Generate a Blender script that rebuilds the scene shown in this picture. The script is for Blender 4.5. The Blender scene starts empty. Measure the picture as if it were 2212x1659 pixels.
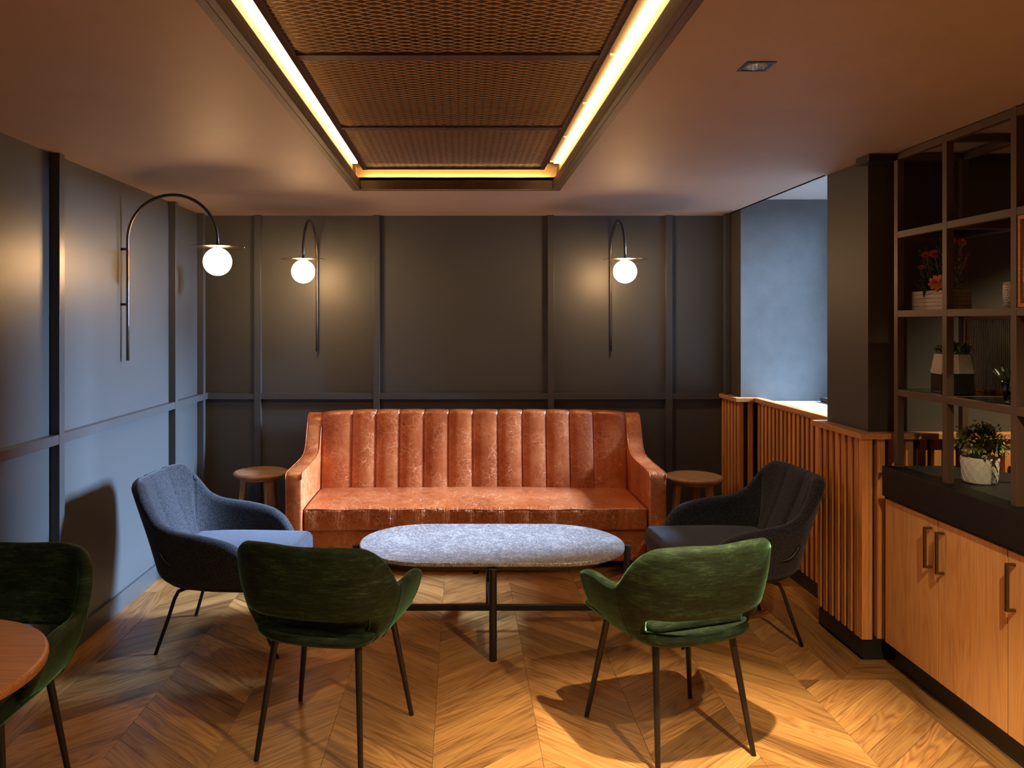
import bpy, bmesh, math, random
from math import sin, cos, pi, sqrt, radians as R
from mathutils import Vector, Matrix
random.seed(7)
SC = bpy.context.scene
COL = SC.collection

# ------------------------------------------------------------------ camera, exposure, world, lights
F = 1700.0; EYE = 1.616; PX = 996.0; PY = 694.0
cam_d = bpy.data.cameras.new('camera'); cam = bpy.data.objects.new('camera', cam_d); COL.objects.link(cam)
cam_d.sensor_fit = 'HORIZONTAL'; cam_d.sensor_width = 36.0; cam_d.lens = F / 2212 * 36
cam_d.shift_x = (1106 - PX) / 2212; cam_d.shift_y = -(829.5 - PY) / 2212
cam_d.clip_start = 0.05
cam.location = (0, 0, EYE); cam.rotation_euler = (pi / 2, 0, 0)
SC.camera = cam
SC.view_settings.view_transform = 'Standard'
try: SC.view_settings.look = 'None'
except Exception: pass
SC.view_settings.gamma = 1.0
SC.view_settings.exposure = 0.0
SC.view_settings.use_curve_mapping = False
SC.cycles.use_denoising = True
SC.cycles.max_bounces = 10; SC.cycles.diffuse_bounces = 5
SC.cycles.sample_clamp_indirect = 6.0
SC.cycles.caustics_reflective = False; SC.cycles.caustics_refractive = False

W = bpy.data.worlds.new('world'); SC.world = W; W.use_nodes = True
W.node_tree.nodes['Background'].inputs[0].default_value = (0.30, 0.52, 1.0, 1)
W.node_tree.nodes['Background'].inputs[1].default_value = 0.5

def area(name, loc, rot, sx, sy, power, col, spread=180):
    l = bpy.data.lights.new(name, 'AREA'); l.shape = 'RECTANGLE'; l.size = sx; l.size_y = sy
    l.energy = power; l.color = col; l.spread = R(spread)
    o = bpy.data.objects.new(name, l); COL.objects.link(o); o.location = loc; o.rotation_euler = rot
    return o
def spot(name, loc, power, col, ang, blend, rad, rot=(0, 0, 0)):
    l = bpy.data.lights.new(name, 'SPOT'); l.energy = power; l.color = col
    l.spot_size = R(ang); l.spot_blend = blend; l.shadow_soft_size = rad
    o = bpy.data.objects.new(name, l); COL.objects.link(o); o.location = loc; o.rotation_euler = rot
    return o
# daylight coming through the window of the bay (outside the pane), pointing -X and a little down
area('daylight', (8.0, 5.2, 3.75), (0, R(78), R(3)), 2.7, 1.25, 9600, (0.52, 0.73, 1.0))
DOWN = [(0.908, 2.419), (1.32, 1.38), (-0.98, 0.35), (0.908, -1.3), (-0.98, -1.3), (3.30, 3.05), (2.95, 0.9)]  # first is visible; next ones unseen, added for fill; last ones light the lounge
DOWN_W = [540, 220, 80, 90, 90, 190, 140]
for i, (x, y) in enumerate(DOWN):
    spot('downlight_lamp', (x, y, 2.385), DOWN_W[i], (1.0, 0.78, 0.44), 66 if i == 0 else (128 if i > 4 else 140), 0.7, 0.018)

# ------------------------------------------------------------------ helpers
def bm_obj(name, bm, mat, parent=None, smooth=False, bevel=0, seg=2, world=True, sub=0, loc=None, rotz=0):
    me = bpy.data.meshes.new(name)
    bmesh.ops.recalc_face_normals(bm, faces=bm.faces)
    bm.to_mesh(me); bm.free()
    return me_obj(name, me, mat, parent, smooth, bevel, seg, world, sub, loc, rotz)
def me_obj(name, me, mat, parent=None, smooth=False, bevel=0, seg=2, world=True, sub=0, loc=None, rotz=0):
    o = bpy.data.objects.new(name, me); COL.objects.link(o)
    if mat is not None and not me.materials: me.materials.append(mat)
    if smooth:
        for p in me.polygons: p.use_smooth = True
    if loc is not None: o.location = loc
    if rotz: o.rotation_euler = (0, 0, rotz)
    if parent is not None:
        o.parent = parent
        if world:
            o.matrix_parent_inverse = parent_matrix(parent).inverted()
    if bevel:
        m = o.modifiers.new('bevel', 'BEVEL'); m.width = bevel; m.segments = seg; m.limit_method = 'ANGLE'; m.angle_limit = R(40)
        m.harden_normals = False
    if sub:
        m = o.modifiers.new('sub', 'SUBSURF'); m.levels = sub; m.render_levels = sub
    return o
def parent_matrix(p):
    m = Matrix.LocRotScale(p.location, p.rotation_euler, p.scale)
    if p.parent: m = parent_matrix(p.parent) @ p.matrix_parent_inverse @ m
    return m
def tag(o, label=None, cat=None, group=None, kind=None):
    if label: o['label'] = label
    if cat: o['category'] = cat
    if group: o['group'] = group
    if kind: o['kind'] = kind
    return o
def thing(name, label, cat, loc=(0, 0, 0), rotz=0, group=None):
    o = bpy.data.objects.new(name, None); COL.objects.link(o); o.location = loc; o.rotation_euler = (0, 0, rotz)
    o.empty_display_size = 0.1
    return tag(o, label, cat, group)
def copy_tree(o, parent=None):
    c = o.copy(); COL.objects.link(c)
    c.parent = parent
    if parent is not None: c.matrix_parent_inverse = o.matrix_parent_inverse.copy()
    for ch in list(o.children): copy_tree(ch, c)
    return c

def box(bm, x0, x1, y0, y1, z0, z1):
    v = [bm.verts.new((x, y, z)) for z in (z0, z1) for y in (y0, y1) for x in (x0, x1)]
    for f in ((0, 2, 3, 1), (4, 5, 7, 6), (0, 1, 5, 4), (2, 6, 7, 3), (0, 4, 6, 2), (1, 3, 7, 5)):
        bm.faces.new([v[i] for i in f])
def boxbm(*a):
    bm = bmesh.new(); box(bm, *a); return bm
def cone(bm, p0, p1, r0, r1, n=16, caps=True):
    p0 = Vector(p0); p1 = Vector(p1); d = (p1 - p0).normalized()
    a = d.orthogonal().normalized(); b = d.cross(a)
    A = [bm.verts.new(p0 + (a * cos(2 * pi * i / n) + b * sin(2 * pi * i / n)) * r0) for i in range(n)]
    B = [bm.verts.new(p1 + (a * cos(2 * pi * i / n) + b * sin(2 * pi * i / n)) * r1) for i in range(n)]
    for i in range(n): bm.faces.new((A[i], A[(i + 1) % n], B[(i + 1) % n], B[i]))
    if caps: bm.faces.new(A[::-1]); bm.faces.new(B)
def tube(bm, pts, r, n=12, caps=True):
    pts = [Vector(p) for p in pts]
    rs = r if isinstance(r, (list, tuple)) else [r] * len(pts)
    t0 = (pts[1] - pts[0]).normalized(); a = t0.orthogonal().normalized()
    rings = []
    for i, p in enumerate(pts):
        t = ((pts[min(i + 1, len(pts) - 1)] - pts[max(i - 1, 0)])).normalized()
        a = (a - t * a.dot(t)).normalized(); b = t.cross(a)
        rings.append([bm.verts.new(p + (a * cos(2 * pi * k / n) + b * sin(2 * pi * k / n)) * rs[i]) for k in range(n)])
    for i in range(len(rings) - 1):
        for k in range(n):
            bm.faces.new((rings[i][k], rings[i][(k + 1) % n], rings[i + 1][(k + 1) % n], rings[i + 1][k]))
    if caps: bm.faces.new(rings[0][::-1]); bm.faces.new(rings[-1])
def lathe(bm, prof, c=(0, 0, 0), n=40, close=False):
    rings = []
    for (r, z) in prof:
        if r < 1e-6: rings.append([bm.verts.new((c[0], c[1], c[2] + z))])
        else: rings.append([bm.verts.new((c[0] + r * cos(2 * pi * k / n), c[1] + r * sin(2 * pi * k / n), c[2] + z)) for k in range(n)])
    L = list(zip(rings, rings[1:])) + ([(rings[-1], rings[0])] if close else [])
    for A, B in L:
        if len(A) == 1 and len(B) == 1: continue
        for k in range(n):
            k2 = (k + 1) % n
            if len(A) == 1: bm.faces.new((A[0], B[k2], B[k]))
            elif len(B) == 1: bm.faces.new((A[k], A[k2], B[0]))
            else: bm.faces.new((A[k], A[k2], B[k2], B[k]))
def poly(bm, pts, z0, z1, inset=0.0, ch=0.0):
    """prism from a plan polygon"""
    n = len(pts)
    lo = [bm.verts.new((p[0], p[1], z0)) for p in pts]
    hi = [bm.verts.new((p[0], p[1], z1)) for p in pts]
    bm.faces.new(lo[::-1]); bm.faces.new(hi)
    for i in range(n): bm.faces.new((lo[i], lo[(i + 1) % n], hi[(i + 1) % n], hi[i]))
def prism_x(bm, prof, x0, x1):
    n = len(prof)
    A = [bm.verts.new((x0, y, z)) for y, z in prof]; B = [bm.verts.new((x1, y, z)) for y, z in prof]
    bm.faces.new(A); bm.faces.new(B[::-1])
    for i in range(n): bm.faces.new((A[i], B[i], B[(i + 1) % n], A[(i + 1) % n]))
def grid(bm, rows, closed_v=False, cap_ends=False, closed_u=False):
    V = [[bm.verts.new(p) for p in r] for r in rows]
    nu = len(V); nv = len(V[0])
    for i in range(nu if closed_u else nu - 1):
        i2 = (i + 1) % nu
        for j in range(nv if closed_v else nv - 1):
            j2 = (j + 1) % nv
            bm.faces.new((V[i][j], V[i2][j], V[i2][j2], V[i][j2]))
    if cap_ends: bm.faces.new(V[0]); bm.faces.new(V[-1][::-1])
    return V
def rounded_box(bm, sx, sy, sz, r, c=(0, 0, 0), sub=6, fn=None, seg=4):
    """box with rounded edges and a subdivided surface; fn moves each point"""
    def ticks(s):
        h = s / 2; t = [-h + r * (1 - cos(i * pi / 2 / seg)) for i in range(seg)]
        inner = [-h + r + (s - 2 * r) * i / sub for i in range(sub + 1)]
        return sorted(set([round(v, 6) for v in t + inner + [-v for v in t]]))
    T = [ticks(s) for s in (sx, sy, sz)]; half = (sx / 2, sy / 2, sz / 2)
    cache = {}
    def vert(p):
        k = tuple(round(v, 5) for v in p)
        if k not in cache:
            q = [max(-half[i] + r, min(half[i] - r, p[i])) for i in range(3)]
            d = Vector([p[i] - q[i] for i in range(3)])
            P = Vector(q) + (d.normalized() * r if d.length > 1e-9 else d)
            if fn: P = Vector(fn(P))
            cache[k] = bm.verts.new(P + Vector(c))
        return cache[k]
    for ax in range(3):
        u, v = [(1, 2), (0, 2), (0, 1)][ax]
        for s in (-1, 1):
            for i in range(len(T[u]) - 1):
                for j in range(len(T[v]) - 1):
                    q = []
                    for (a, b) in ((i, j), (i + 1, j), (i + 1, j + 1), (i, j + 1)):
                        p = [0, 0, 0]; p[ax] = s * half[ax]; p[u] = T[u][a]; p[v] = T[v][b]; q.append(vert(p))
                    if len(set(q)) == 4:
                        try: bm.faces.new(q if s > 0 else q[::-1])
                        except ValueError: pass
def slab(bm, axis, a0, a1, b0, b1, c0, c1, holes=()):
    """slab thick along axis (c0..c1) over (a,b) with rectangular holes (a0,a1,b0,b1)"""
    A = sorted(set([a0, a1] + [h[i] for h in holes for i in (0, 1)])); B = sorted(set([b0, b1] + [h[i] for h in holes for i in (2, 3)]))
    def inside(i, j):
        if i < 0 or j < 0 or i >= len(A) - 1 or j >= len(B) - 1: return False
        ca = (A[i] + A[i + 1]) / 2; cb = (B[j] + B[j + 1]) / 2
        return not any(h[0] < ca < h[1] and h[2] < cb < h[3] for h in holes)
    cache = {}
    def vt(a, b, c):
        k = (a, b, c)
        if k not in cache:
            p = {'z': (a, b, c), 'x': (c, a, b), 'y': (a, c, b)}[axis]; cache[k] = bm.verts.new(p)
        return cache[k]
    for i in range(len(A) - 1):
        for j in range(len(B) - 1):
            if not inside(i, j): continue
            for c in (c0, c1): bm.faces.new([vt(A[i], B[j], c), vt(A[i + 1], B[j], c), vt(A[i + 1], B[j + 1], c), vt(A[i], B[j + 1], c)])
            for (di, dj, p, q) in ((-1, 0, (A[i], B[j]), (A[i], B[j + 1])), (1, 0, (A[i + 1], B[j]), (A[i + 1], B[j + 1])),
                                   (0, -1, (A[i], B[j]), (A[i + 1], B[j])), (0, 1, (A[i], B[j + 1]), (A[i + 1], B[j + 1]))):
                if not inside(i + di, j + dj):
                    bm.faces.new([vt(*p, c0), vt(*q, c0), vt(*q, c1), vt(*p, c1)])

# ------------------------------------------------------------------ materials
class M:
    def __init__(s, name):
        s.m = bpy.data.materials.new(name); s.m.use_nodes = True; s.nt = s.m.node_tree; s.b = s.nt.nodes['Principled BSDF']
    def n(s, t, **k):
        nd = s.nt.nodes.new(t)
        for a, v in k.items(): setattr(nd, a, v)
        return nd
    def l(s, a, b): s.nt.links.new(a, b)
    def set(s, **k):
        for a, v in k.items():
            a = {'col': 'Base Color', 'rough': 'Roughness', 'metal': 'Metallic', 'spec': 'Specular IOR Level', 'sheen': 'Sheen Weight', 'srough': 'Sheen Roughness',
                 'stint': 'Sheen Tint', 'trans': 'Transmission Weight', 'ior': 'IOR', 'emit': 'Emission Color', 'es': 'Emission Strength', 'coat': 'Coat Weight', 'crough': 'Coat Roughness', 'alpha': 'Alpha'}[a]
            if isinstance(v, tuple) and len(v) == 3: v = (*v, 1)
            s.b.inputs[a].default_value = v
        return s
    def coord(s, scale=(1, 1, 1), rnd=0.0, out='Object'):
        tc = s.n('ShaderNodeTexCoord'); mp = s.n('ShaderNodeMapping'); mp.inputs['Scale'].default_value = scale
        s.l(tc.outputs[out], mp.inputs['Vector'])
        if rnd:
            oi = s.n('ShaderNodeObjectInfo'); mu = s.n('ShaderNodeMath', operation='MULTIPLY'); mu.inputs[1].default_value = rnd
            s.l(oi.outputs['Random'], mu.inputs[0]); cx = s.n('ShaderNodeCombineXYZ')
            for i in range(3): s.l(mu.outputs[0], cx.inputs[i])
            s.l(cx.outputs[0], mp.inputs['Location'])
        return mp.outputs[0]
    def noise(s, vec, scale, detail=4, rough=0.5, dist=0.0):
        nd = s.n('ShaderNodeTexNoise'); nd.inputs['Scale'].default_value = scale; nd.inputs['Detail'].default_value = detail
        nd.inputs['Roughness'].default_value = rough; nd.inputs['Distortion'].default_value = dist; s.l(vec, nd.inputs['Vector']); return nd.outputs['Fac']
    def ramp(s, fac, stops):
        nd = s.n('ShaderNodeValToRGB'); s.l(fac, nd.inputs[0]); e = nd.color_ramp.elements
        while len(e) < len(stops): e.new(0.5)
        for i, (p, c) in enumerate(stops): e[i].position = p; e[i].color = (*c, 1) if len(c) == 3 else c
        return nd.outputs[0]
    def mix(s, f, a, b, mode='MIX'):
        nd = s.n('ShaderNodeMix', data_type='RGBA', blend_type=mode)
        for v, i in ((f, 0), (a, 6), (b, 7)):
            if isinstance(v, (int, float)): nd.inputs[i].default_value = v
            elif isinstance(v, tuple): nd.inputs[i].default_value = (*v, 1)
            else: s.l(v, nd.inputs[i])
        return nd.outputs[2]
    def math(s, op, a, b=0.0):
        nd = s.n('ShaderNodeMath', operation=op)
        for v, i in ((a, 0), (b, 1)):
            if isinstance(v, (int, float)): nd.inputs[i].default_value = v
            else: s.l(v, nd.inputs[i])
        return nd.outputs[0]
    def bump(s, h, strength=0.2, dist=0.01):
        nd = s.n('ShaderNodeBump'); nd.inputs['Strength'].default_value = strength; nd.inputs['Distance'].default_value = dist
        s.l(h, nd.inputs['Height']); s.l(nd.outputs[0], s.b.inputs['Normal'])
    def base(s, c): s.l(c, s.b.inputs['Base Color']); return s

def plain(name, col, rough=0.5, metal=0.0, bump=0.0, bscale=40, var=0.08, **k):
    m = M(name).set(col=col, rough=rough, metal=metal, **k)
    v = m.coord()
    n = m.noise(v, bscale, 5, 0.6)
    m.base(m.ramp(n, [(0.3, tuple(c * (1 - var) for c in col)), (0.7, tuple(min(1, c * (1 + var)) for c in col))]))
    if bump: m.bump(n, bump, 0.002)
    return m.m
def wood(name, c0, c1, c2, axis='x', rough=0.4, rnd=40.0, var=0.5, fine=1.0, rings=0.5, bump=0.15, cscale=1.0, spec=0.5):
    m = M(name).set(rough=rough, spec=spec)
    st = {'x': (0.12, 1, 1), 'y': (1, 0.12, 1), 'z': (1, 1, 0.12)}[axis]
    v = m.coord(st, rnd)
    big = m.noise(v, 5 * cscale, 3, 0.5, 0.6)
    r = m.math('FRACT', m.math('MULTIPLY', big, 20))                       # growth rings as contour lines of a stretched noise
    rr = m.math('POWER', m.math('MULTIPLY', m.math('ABSOLUTE', m.math('SUBTRACT', r, 0.5)), 2.0), 0.7); rr = m.math('MULTIPLY', rr, 0.5)
    fi = m.noise(m.coord(tuple(a if a < 1 else 1 for a in [x * (0.25 if x < 1 else 1) for x in st]), rnd), 130 * fine, 4, 0.65)
    t = m.math('ADD', m.math('MULTIPLY', m.math('SUBTRACT', rr, 0.25), rings), m.math('ADD', m.math('MULTIPLY', big, 0.35), m.math('MULTIPLY', fi, 0.45)))
    c = m.ramp(t, [(0.22, c0), (0.42, c1), (0.66, c2)])
    oi = m.n('ShaderNodeObjectInfo')
    br = m.math('ADD', m.math('MULTIPLY', oi.outputs['Random'], var), 1 - var / 2)
    cx = m.n('ShaderNodeCombineColor')
    for i in range(3): m.l(br, cx.inputs[i])
    m.base(m.mix(1.0, c, cx.outputs[0], 'MULTIPLY'))
    m.bump(m.math('ADD', fi, m.math('MULTIPLY', rr, 0.4)), bump, 0.002)
    return m.m

PAINT = plain('dark slate wall paint', (0.062, 0.070, 0.081), 0.42, bump=0.12, bscale=160, var=0.04)
PAINT_SAT = plain('satin slate batten paint', (0.056, 0.062, 0.071), 0.36, bump=0.1, bscale=60, var=0.05)
PLASTER = plain('grey blue reveal plaster', (0.135, 0.150, 0.165), 0.75, bump=0.5, bscale=9, var=0.1)
COLPAINT = plain('taupe column paint', (0.050, 0.045, 0.042), 0.6, bump=0.1, bscale=120, var=0.04)
CEIL = plain('taupe ceiling paint', (0.38, 0.30, 0.255), 0.6, bump=0.05, bscale=3, var=0.04)
BLACKW = plain('black painted timber', (0.016, 0.016, 0.018), 0.4, var=0.1)
COUNTER = plain('black counter laminate', (0.008, 0.007, 0.007), 0.5, spec=0.25, bump=0.04, bscale=200, var=0.1)
STEEL = plain('black steel', (0.022, 0.018, 0.016), 0.38, metal=0.35, var=0.1)
FRAME = plain('bronze grey powder coated steel', (0.085, 0.050, 0.034), 0.5, metal=0.1, bump=0.05, bscale=300, var=0.08)
LAMPM = plain('graphite lamp tube', (0.10, 0.085, 0.085), 0.3, metal=0.8, var=0.05)
BRASSD = plain('dark polished brass disc', (0.25, 0.17, 0.10), 0.16, metal=1.0, var=0.05)
HANDLE = plain('aged brass handle', (0.20, 0.145, 0.085), 0.33, metal=1.0, var=0.15)
CHROME = plain('downlight reflector', (0.75, 0.72, 0.68), 0.15, metal=1.0, var=0.02)
GLOBE = M('opal lit globe').set(col=(1, .9, .8), emit=(1.0, 0.57, 0.24), es=78.0).m
LED = M('warm led strip').set(col=(1, .9, .7), emit=(1.0, 0.62, 0.24), es=27.0).m
LED2 = M('warm led strip hidden behind the lip').set(col=(1, .9, .7), emit=(1.0, 0.60, 0.22), es=150.0).m
LENS = M('lit downlight lens').set(col=(1, .9, .8), emit=(1.0, 0.80, 0.55), es=30.0).m
OAK = wood('oak chevron floor', (0.13, 0.052, 0.017), (0.34, 0.165, 0.055), (0.52, 0.30, 0.110), 'x', 0.36, 60, 0.70, 1.0, 0.34, 0.05)
CEDAR = wood('orange cedar slat', (0.42, 0.165, 0.055), (0.60, 0.265, 0.095), (0.72, 0.36, 0.145), 'z', 0.42, 30, 0.35, 1.0, 0.22, 0.1)
CEDARH = wood('orange cedar cap', (0.36, 0.14, 0.045), (0.52, 0.23, 0.08), (0.64, 0.32, 0.125), 'y', 0.32, 30, 0.15, 1.0, 0.25, 0.08)
DOORW = wood('knotty oak door veneer', (0.42, 0.195, 0.07), (0.62, 0.32, 0.125), (0.74, 0.43, 0.19), 'z', 0.42, 20, 0.16, 0.8, 0.2, 0.08, 0.8)
COFFW = wood('dark stained coffer timber', (0.04, 0.02, 0.012), (0.08, 0.040, 0.024), (0.12, 0.065, 0.04), 'y', 0.55, 20, 0.1, 0.8, 0.3, 0.08)
STOOLW = wood('pale oak stool timber', (0.22, 0.12, 0.065), (0.42, 0.26, 0.155), (0.55, 0.38, 0.25), 'x', 0.4, 20, 0.2, 0.8, 0.4, 0.1)
STOOLZ = wood('pale oak stool leg', (0.24, 0.13, 0.07), (0.42, 0.26, 0.15), (0.55, 0.38, 0.25), 'z', 0.42, 20, 0.2, 0.8, 0.3, 0.1)
TABLEW = wood('orange wood table top', (0.20, 0.07, 0.022), (0.36, 0.13, 0.04), (0.46, 0.19, 0.065), 'x', 0.32, 20, 0.1, 0.8, 0.3, 0.08)
CREAM_DIM = plain('dimmed cream cove side tone', (0.24, 0.16, 0.08), 0.6, var=0.03)  # cove sides: cream darkened in the colour against led glare
CREAM_LIT = plain('lit cream cove end tone', (0.70, 0.52, 0.30), 0.6, var=0.03)  # same cream, lightened in the colour so the cove ends look brightly lit
COVTOP = plain('tan recess board', (0.13, 0.075, 0.04), 0.7, var=0.06)
MESHM = plain('expanded bronze metal', (0.52, 0.38, 0.29), 0.45, metal=0.3, var=0.1)
WHITEB = plain('white bracket', (0.8, 0.75, 0.65), 0.5, var=0.02)
RUST = plain('rust velvet', (0.22, 0.045, 0.018), 0.8, var=0.2, sheen=0.3)
PADM = plain('black seat pad', (0.02, 0.022, 0.028), 0.6, var=0.1)
WHITEWASH = wood('whitewashed planter board', (0.42, 0.33, 0.26), (0.62, 0.52, 0.43), (0.72, 0.63, 0.54), 'y', 0.7, 10, 0.12, 1.0, 0.3, 0.1)
CERAM = plain('white stoneware', (0.66, 0.62, 0.58), 0.5, bump=0.2, bscale=150, var=0.05)
CONCR = plain('pale concrete', (0.50, 0.45, 0.41), 0.7, bump=0.3, bscale=60, var=0.12)
DARKPOT = plain('dark glazed pot base', (0.022, 0.018, 0.017), 0.25, var=0.2)
SOIL = plain('soil', (0.03, 0.02, 0.012), 0.9, var=0.4)
LEAF = plain('green leaf', (0.12, 0.18, 0.045), 0.5, bscale=30, var=0.5)
LEAF2 = plain('dark green leaf', (0.05, 0.085, 0.03), 0.45, bscale=30, var=0.4)
LEAFY = plain('yellow green leaf tip', (0.46, 0.42, 0.16), 0.55, bscale=30, var=0.3)
PETAL_O = plain('orange rose petal', (0.80, 0.27, 0.13), 0.55, bscale=30, var=0.25)
PETAL_P = plain('pink red petal', (0.62, 0.14, 0.15), 0.55, bscale=30, var=0.4)
LAVEN = plain('mauve floret', (0.42, 0.17, 0.28), 0.6, bscale=60, var=0.4)
YELL = plain('yellow flower eye', (0.6, 0.4, 0.05), 0.6, var=0.2)
def glassmat(name, col, rough=0.02, ior=1.45):
    return M(name).set(col=col, rough=rough, trans=1.0, ior=ior).m
GLASS = glassmat('clear glass', (0.9, 0.93, 0.95))
DGLASS = M('smoked glass shelf').set(col=(0.012, 0.010, 0.009), rough=0.06, spec=0.6).m
FLUTE = M('fluted glass').set(col=(0.55, 0.48, 0.38), rough=0.12, trans=0.75, ior=1.45).m
def mk_pane():
    m = M('window pane'); nt = m.nt; nt.nodes.remove(m.b)
    t = m.n('ShaderNodeBsdfTransparent'); g = m.n('ShaderNodeBsdfGlossy'); g.inputs['Roughness'].default_value = 0.02
    fr = m.n('ShaderNodeFresnel'); mx = m.n('ShaderNodeMixShader'); m.l(fr.outputs[0], mx.inputs[0]); m.l(t.outputs[0], mx.inputs[1]); m.l(g.outputs[0], mx.inputs[2])
    m.l(mx.outputs[0], nt.nodes['Material Output'].inputs[0]); return m.m
PANE = mk_pane()

def leather(name='cognac leather', wrinkle=False):
    m = M(name).set(rough=0.36, spec=0.5)
    v = m.coord(); 
    n1 = m.noise(v, 3.5, 5, 0.6); n2 = m.noise(v, 22, 4, 0.6)
    c = m.ramp(m.math('ADD', m.math('MULTIPLY', n1, 0.65), m.math('MULTIPLY', n2, 0.35)), [(0.36, (0.29, 0.062, 0.016)), (0.5, (0.41, 0.105, 0.030)), (0.64, (0.51, 0.165, 0.060))])
    # distorted vector for the veins
    dn = m.n('ShaderNodeTexNoise'); dn.inputs['Scale'].default_value = 9; dn.inputs['Detail'].default_value = 4; m.l(v, dn.inputs['Vector'])
    vm = m.n('ShaderNodeVectorMath', operation='MULTIPLY_ADD'); m.l(dn.outputs['Color'], vm.inputs[0]); vm.inputs[1].default_value = (0.09,) * 3; m.l(v, vm.inputs[2])
    tot = None
    for sc, th in ((13, 0.020), (29, 0.026)):
        vo = m.n('ShaderNodeTexVoronoi', feature='DISTANCE_TO_EDGE'); vo.inputs['Scale'].default_value = sc; m.l(vm.outputs[0], vo.inputs['Vector'])
        ln = m.ramp(vo.outputs['Distance'], [(0.0, (1, 1, 1)), (th, (0, 0, 0))])
        tot = ln if tot is None else m.mix(1.0, tot, ln, 'ADD')
    gate = m.ramp(m.noise(v, 6, 3), [(0.38, (0, 0, 0)), (0.56, (1, 1, 1))])
    veins = m.mix(1.0, tot, gate, 'MULTIPLY')
    fac = m.math('MULTIPLY', veins, 0.68)
    m.base(m.mix(fac, c, (0.80, 0.42, 0.24)))
    hgt = m.math('ADD', m.math('MULTIPLY', n2, 0.5), m.math('MULTIPLY', veins, -0.15))
    if wrinkle:
        w = m.noise(m.coord((1, 0.15, 0.10)), 26, 3, 0.5, 0.7)
        w = m.math('ABSOLUTE', m.math('SUBTRACT', w, 0.5))
        sx = m.n('ShaderNodeSeparateXYZ'); m.l(v, sx.inputs[0])
        mk = m.ramp(sx.outputs[2], [(0.418, (1, 1, 1)), (0.436, (0.05, 0.05, 0.05))])
        mk2 = m.ramp(m.math('MULTIPLY', m.math('ADD', sx.outputs[0], 1.0), 0.5), [(0.05, (0.15, 0.15, 0.15)), (0.5, (1, 1, 1))])
        hgt = m.math('ADD', hgt, m.math('MULTIPLY', m.math('MULTIPLY', w, -3.2), m.math('MULTIPLY', mk, mk2)))
        m.bump(hgt, 0.75, 0.012)
    else: m.bump(hgt, 0.25, 0.006)
    m.set(coat=0.25, crough=0.3)
    return m.m
LEATHER = leather(); LEATHERW = leather('creased cognac leather', True)
def velvet():
    m = M('green chenille velvet').set(rough=0.72, sheen=0.65, srough=0.28, stint=(0.22, 0.62, 0.36), spec=0.2)
    v = m.coord((1, 1, 9)); n = m.noise(v, 16, 5, 0.7); n2 = m.noise(m.coord((1, 1, 3)), 9, 4, 0.6); f = m.noise(m.coord((0.25, 0.25, 1)), 260, 2)
    t = m.math('ADD', m.math('MULTIPLY', n, 0.45), m.math('ADD', m.math('MULTIPLY', n2, 0.35), m.math('MULTIPLY', f, 0.2)))
    m.base(m.ramp(t, [(0.38, (0.004, 0.007, 0.004)), (0.52, (0.013, 0.025, 0.011)), (0.66, (0.046, 0.080, 0.040))]))
    m.bump(t, 0.4, 0.004); return m.m
VELVET = velvet()
def weave():
    m = M('charcoal blue woven fabric').set(rough=0.85, sheen=0.25, srough=0.5, stint=(0.5, 0.55, 0.75), spec=0.15)
    v = m.coord(); vo = m.n('ShaderNodeTexVoronoi'); vo.inputs['Scale'].default_value = 210; m.l(v, vo.inputs['Vector'])
    n = m.noise(v, 340, 2, 0.6)
    t = m.math('ADD', m.math('MULTIPLY', vo.outputs['Distance'], 0.55), m.math('MULTIPLY', n, 0.5))
    m.base(m.ramp(t, [(0.22, (0.12, 0.13, 0.165)), (0.42, (0.024, 0.026, 0.036)), (0.75, (0.006, 0.007, 0.010))]))
    m.bump(t, 0.5, 0.003); return m.m
WEAVE = weave()
def marble():
    m = M('pale grey marble').set(rough=0.34, spec=0.5)
    v = m.coord()
    n1 = m.noise(v, 9, 8, 0.72, 0.8); n2 = m.noise(v, 60, 6, 0.75, 0.9)
    r1 = m.math('ABSOLUTE', m.math('SUBTRACT', n1, 0.5)); r2 = m.math('ABSOLUTE', m.math('SUBTRACT', n2, 0.5))
    t = m.math('ADD', m.math('MULTIPLY', r1, 1.1), m.math('MULTIPLY', r2, 4.2))
    m.base(m.ramp(t, [(0.10, (0.10, 0.10, 0.115)), (0.26, (0.27, 0.27, 0.29)), (0.48, (0.44, 0.44, 0.465))]))
    return m.m
MARBLE = marble()

# ------------------------------------------------------------------ setting: planes
XL = -1.912; YB = 5.846; ZC = 2.40; XR = 1.965; Y0 = -3.2; XE = 4.1
def st(name, bm, mat, parent=None, **k):
    o = bm_obj(name, bm, mat, parent, **k)
    if parent is None: o['kind'] = 'structure'
    return o
H = [(x - 0.036, x + 0.036, y - 0.036, y + 0.036) for x, y in DOWN if x < XR]
H2 = [(x - 0.036, x + 0.036, y - 0.036, y + 0.036) for x, y in DOWN if x > XR]
CX0, CX1, CY0, CY1 = -0.612, 0.554, 0.55, 4.612      # recess walls of the coffer
bm = bmesh.new(); slab(bm, 'z', XL - .1, XR, Y0, YB + .1, ZC, ZC + 0.06, [(CX0, CX1, CY0, CY1)] + H)
ceiling = st('ceiling', bm, CEIL)
bm = bmesh.new(); slab(bm, 'z', XR, XE + .1, Y0, 4.223, ZC, ZC + .06, H2); st('ceiling', bm, CEIL, ceiling)['kind'] = 'structure'
bm = bmesh.new(); box(bm, XR - .02, 3.2, 4.1, 5.65, 2.472, 2.53); box(bm, XR - .02, XR, 4.223, 5.64, 2.40, 2.475)
box(bm, XR - .02, XR, 5.532, YB + .1, 2.40, 2.475); st('bay_soffit', bm, plain('bay soffit paint', (.5, .5, .5), .7), ceiling)
wall_left = st('wall_left', boxbm(XL - .1, XL, Y0, YB + .1, -.02, ZC), PAINT)
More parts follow.
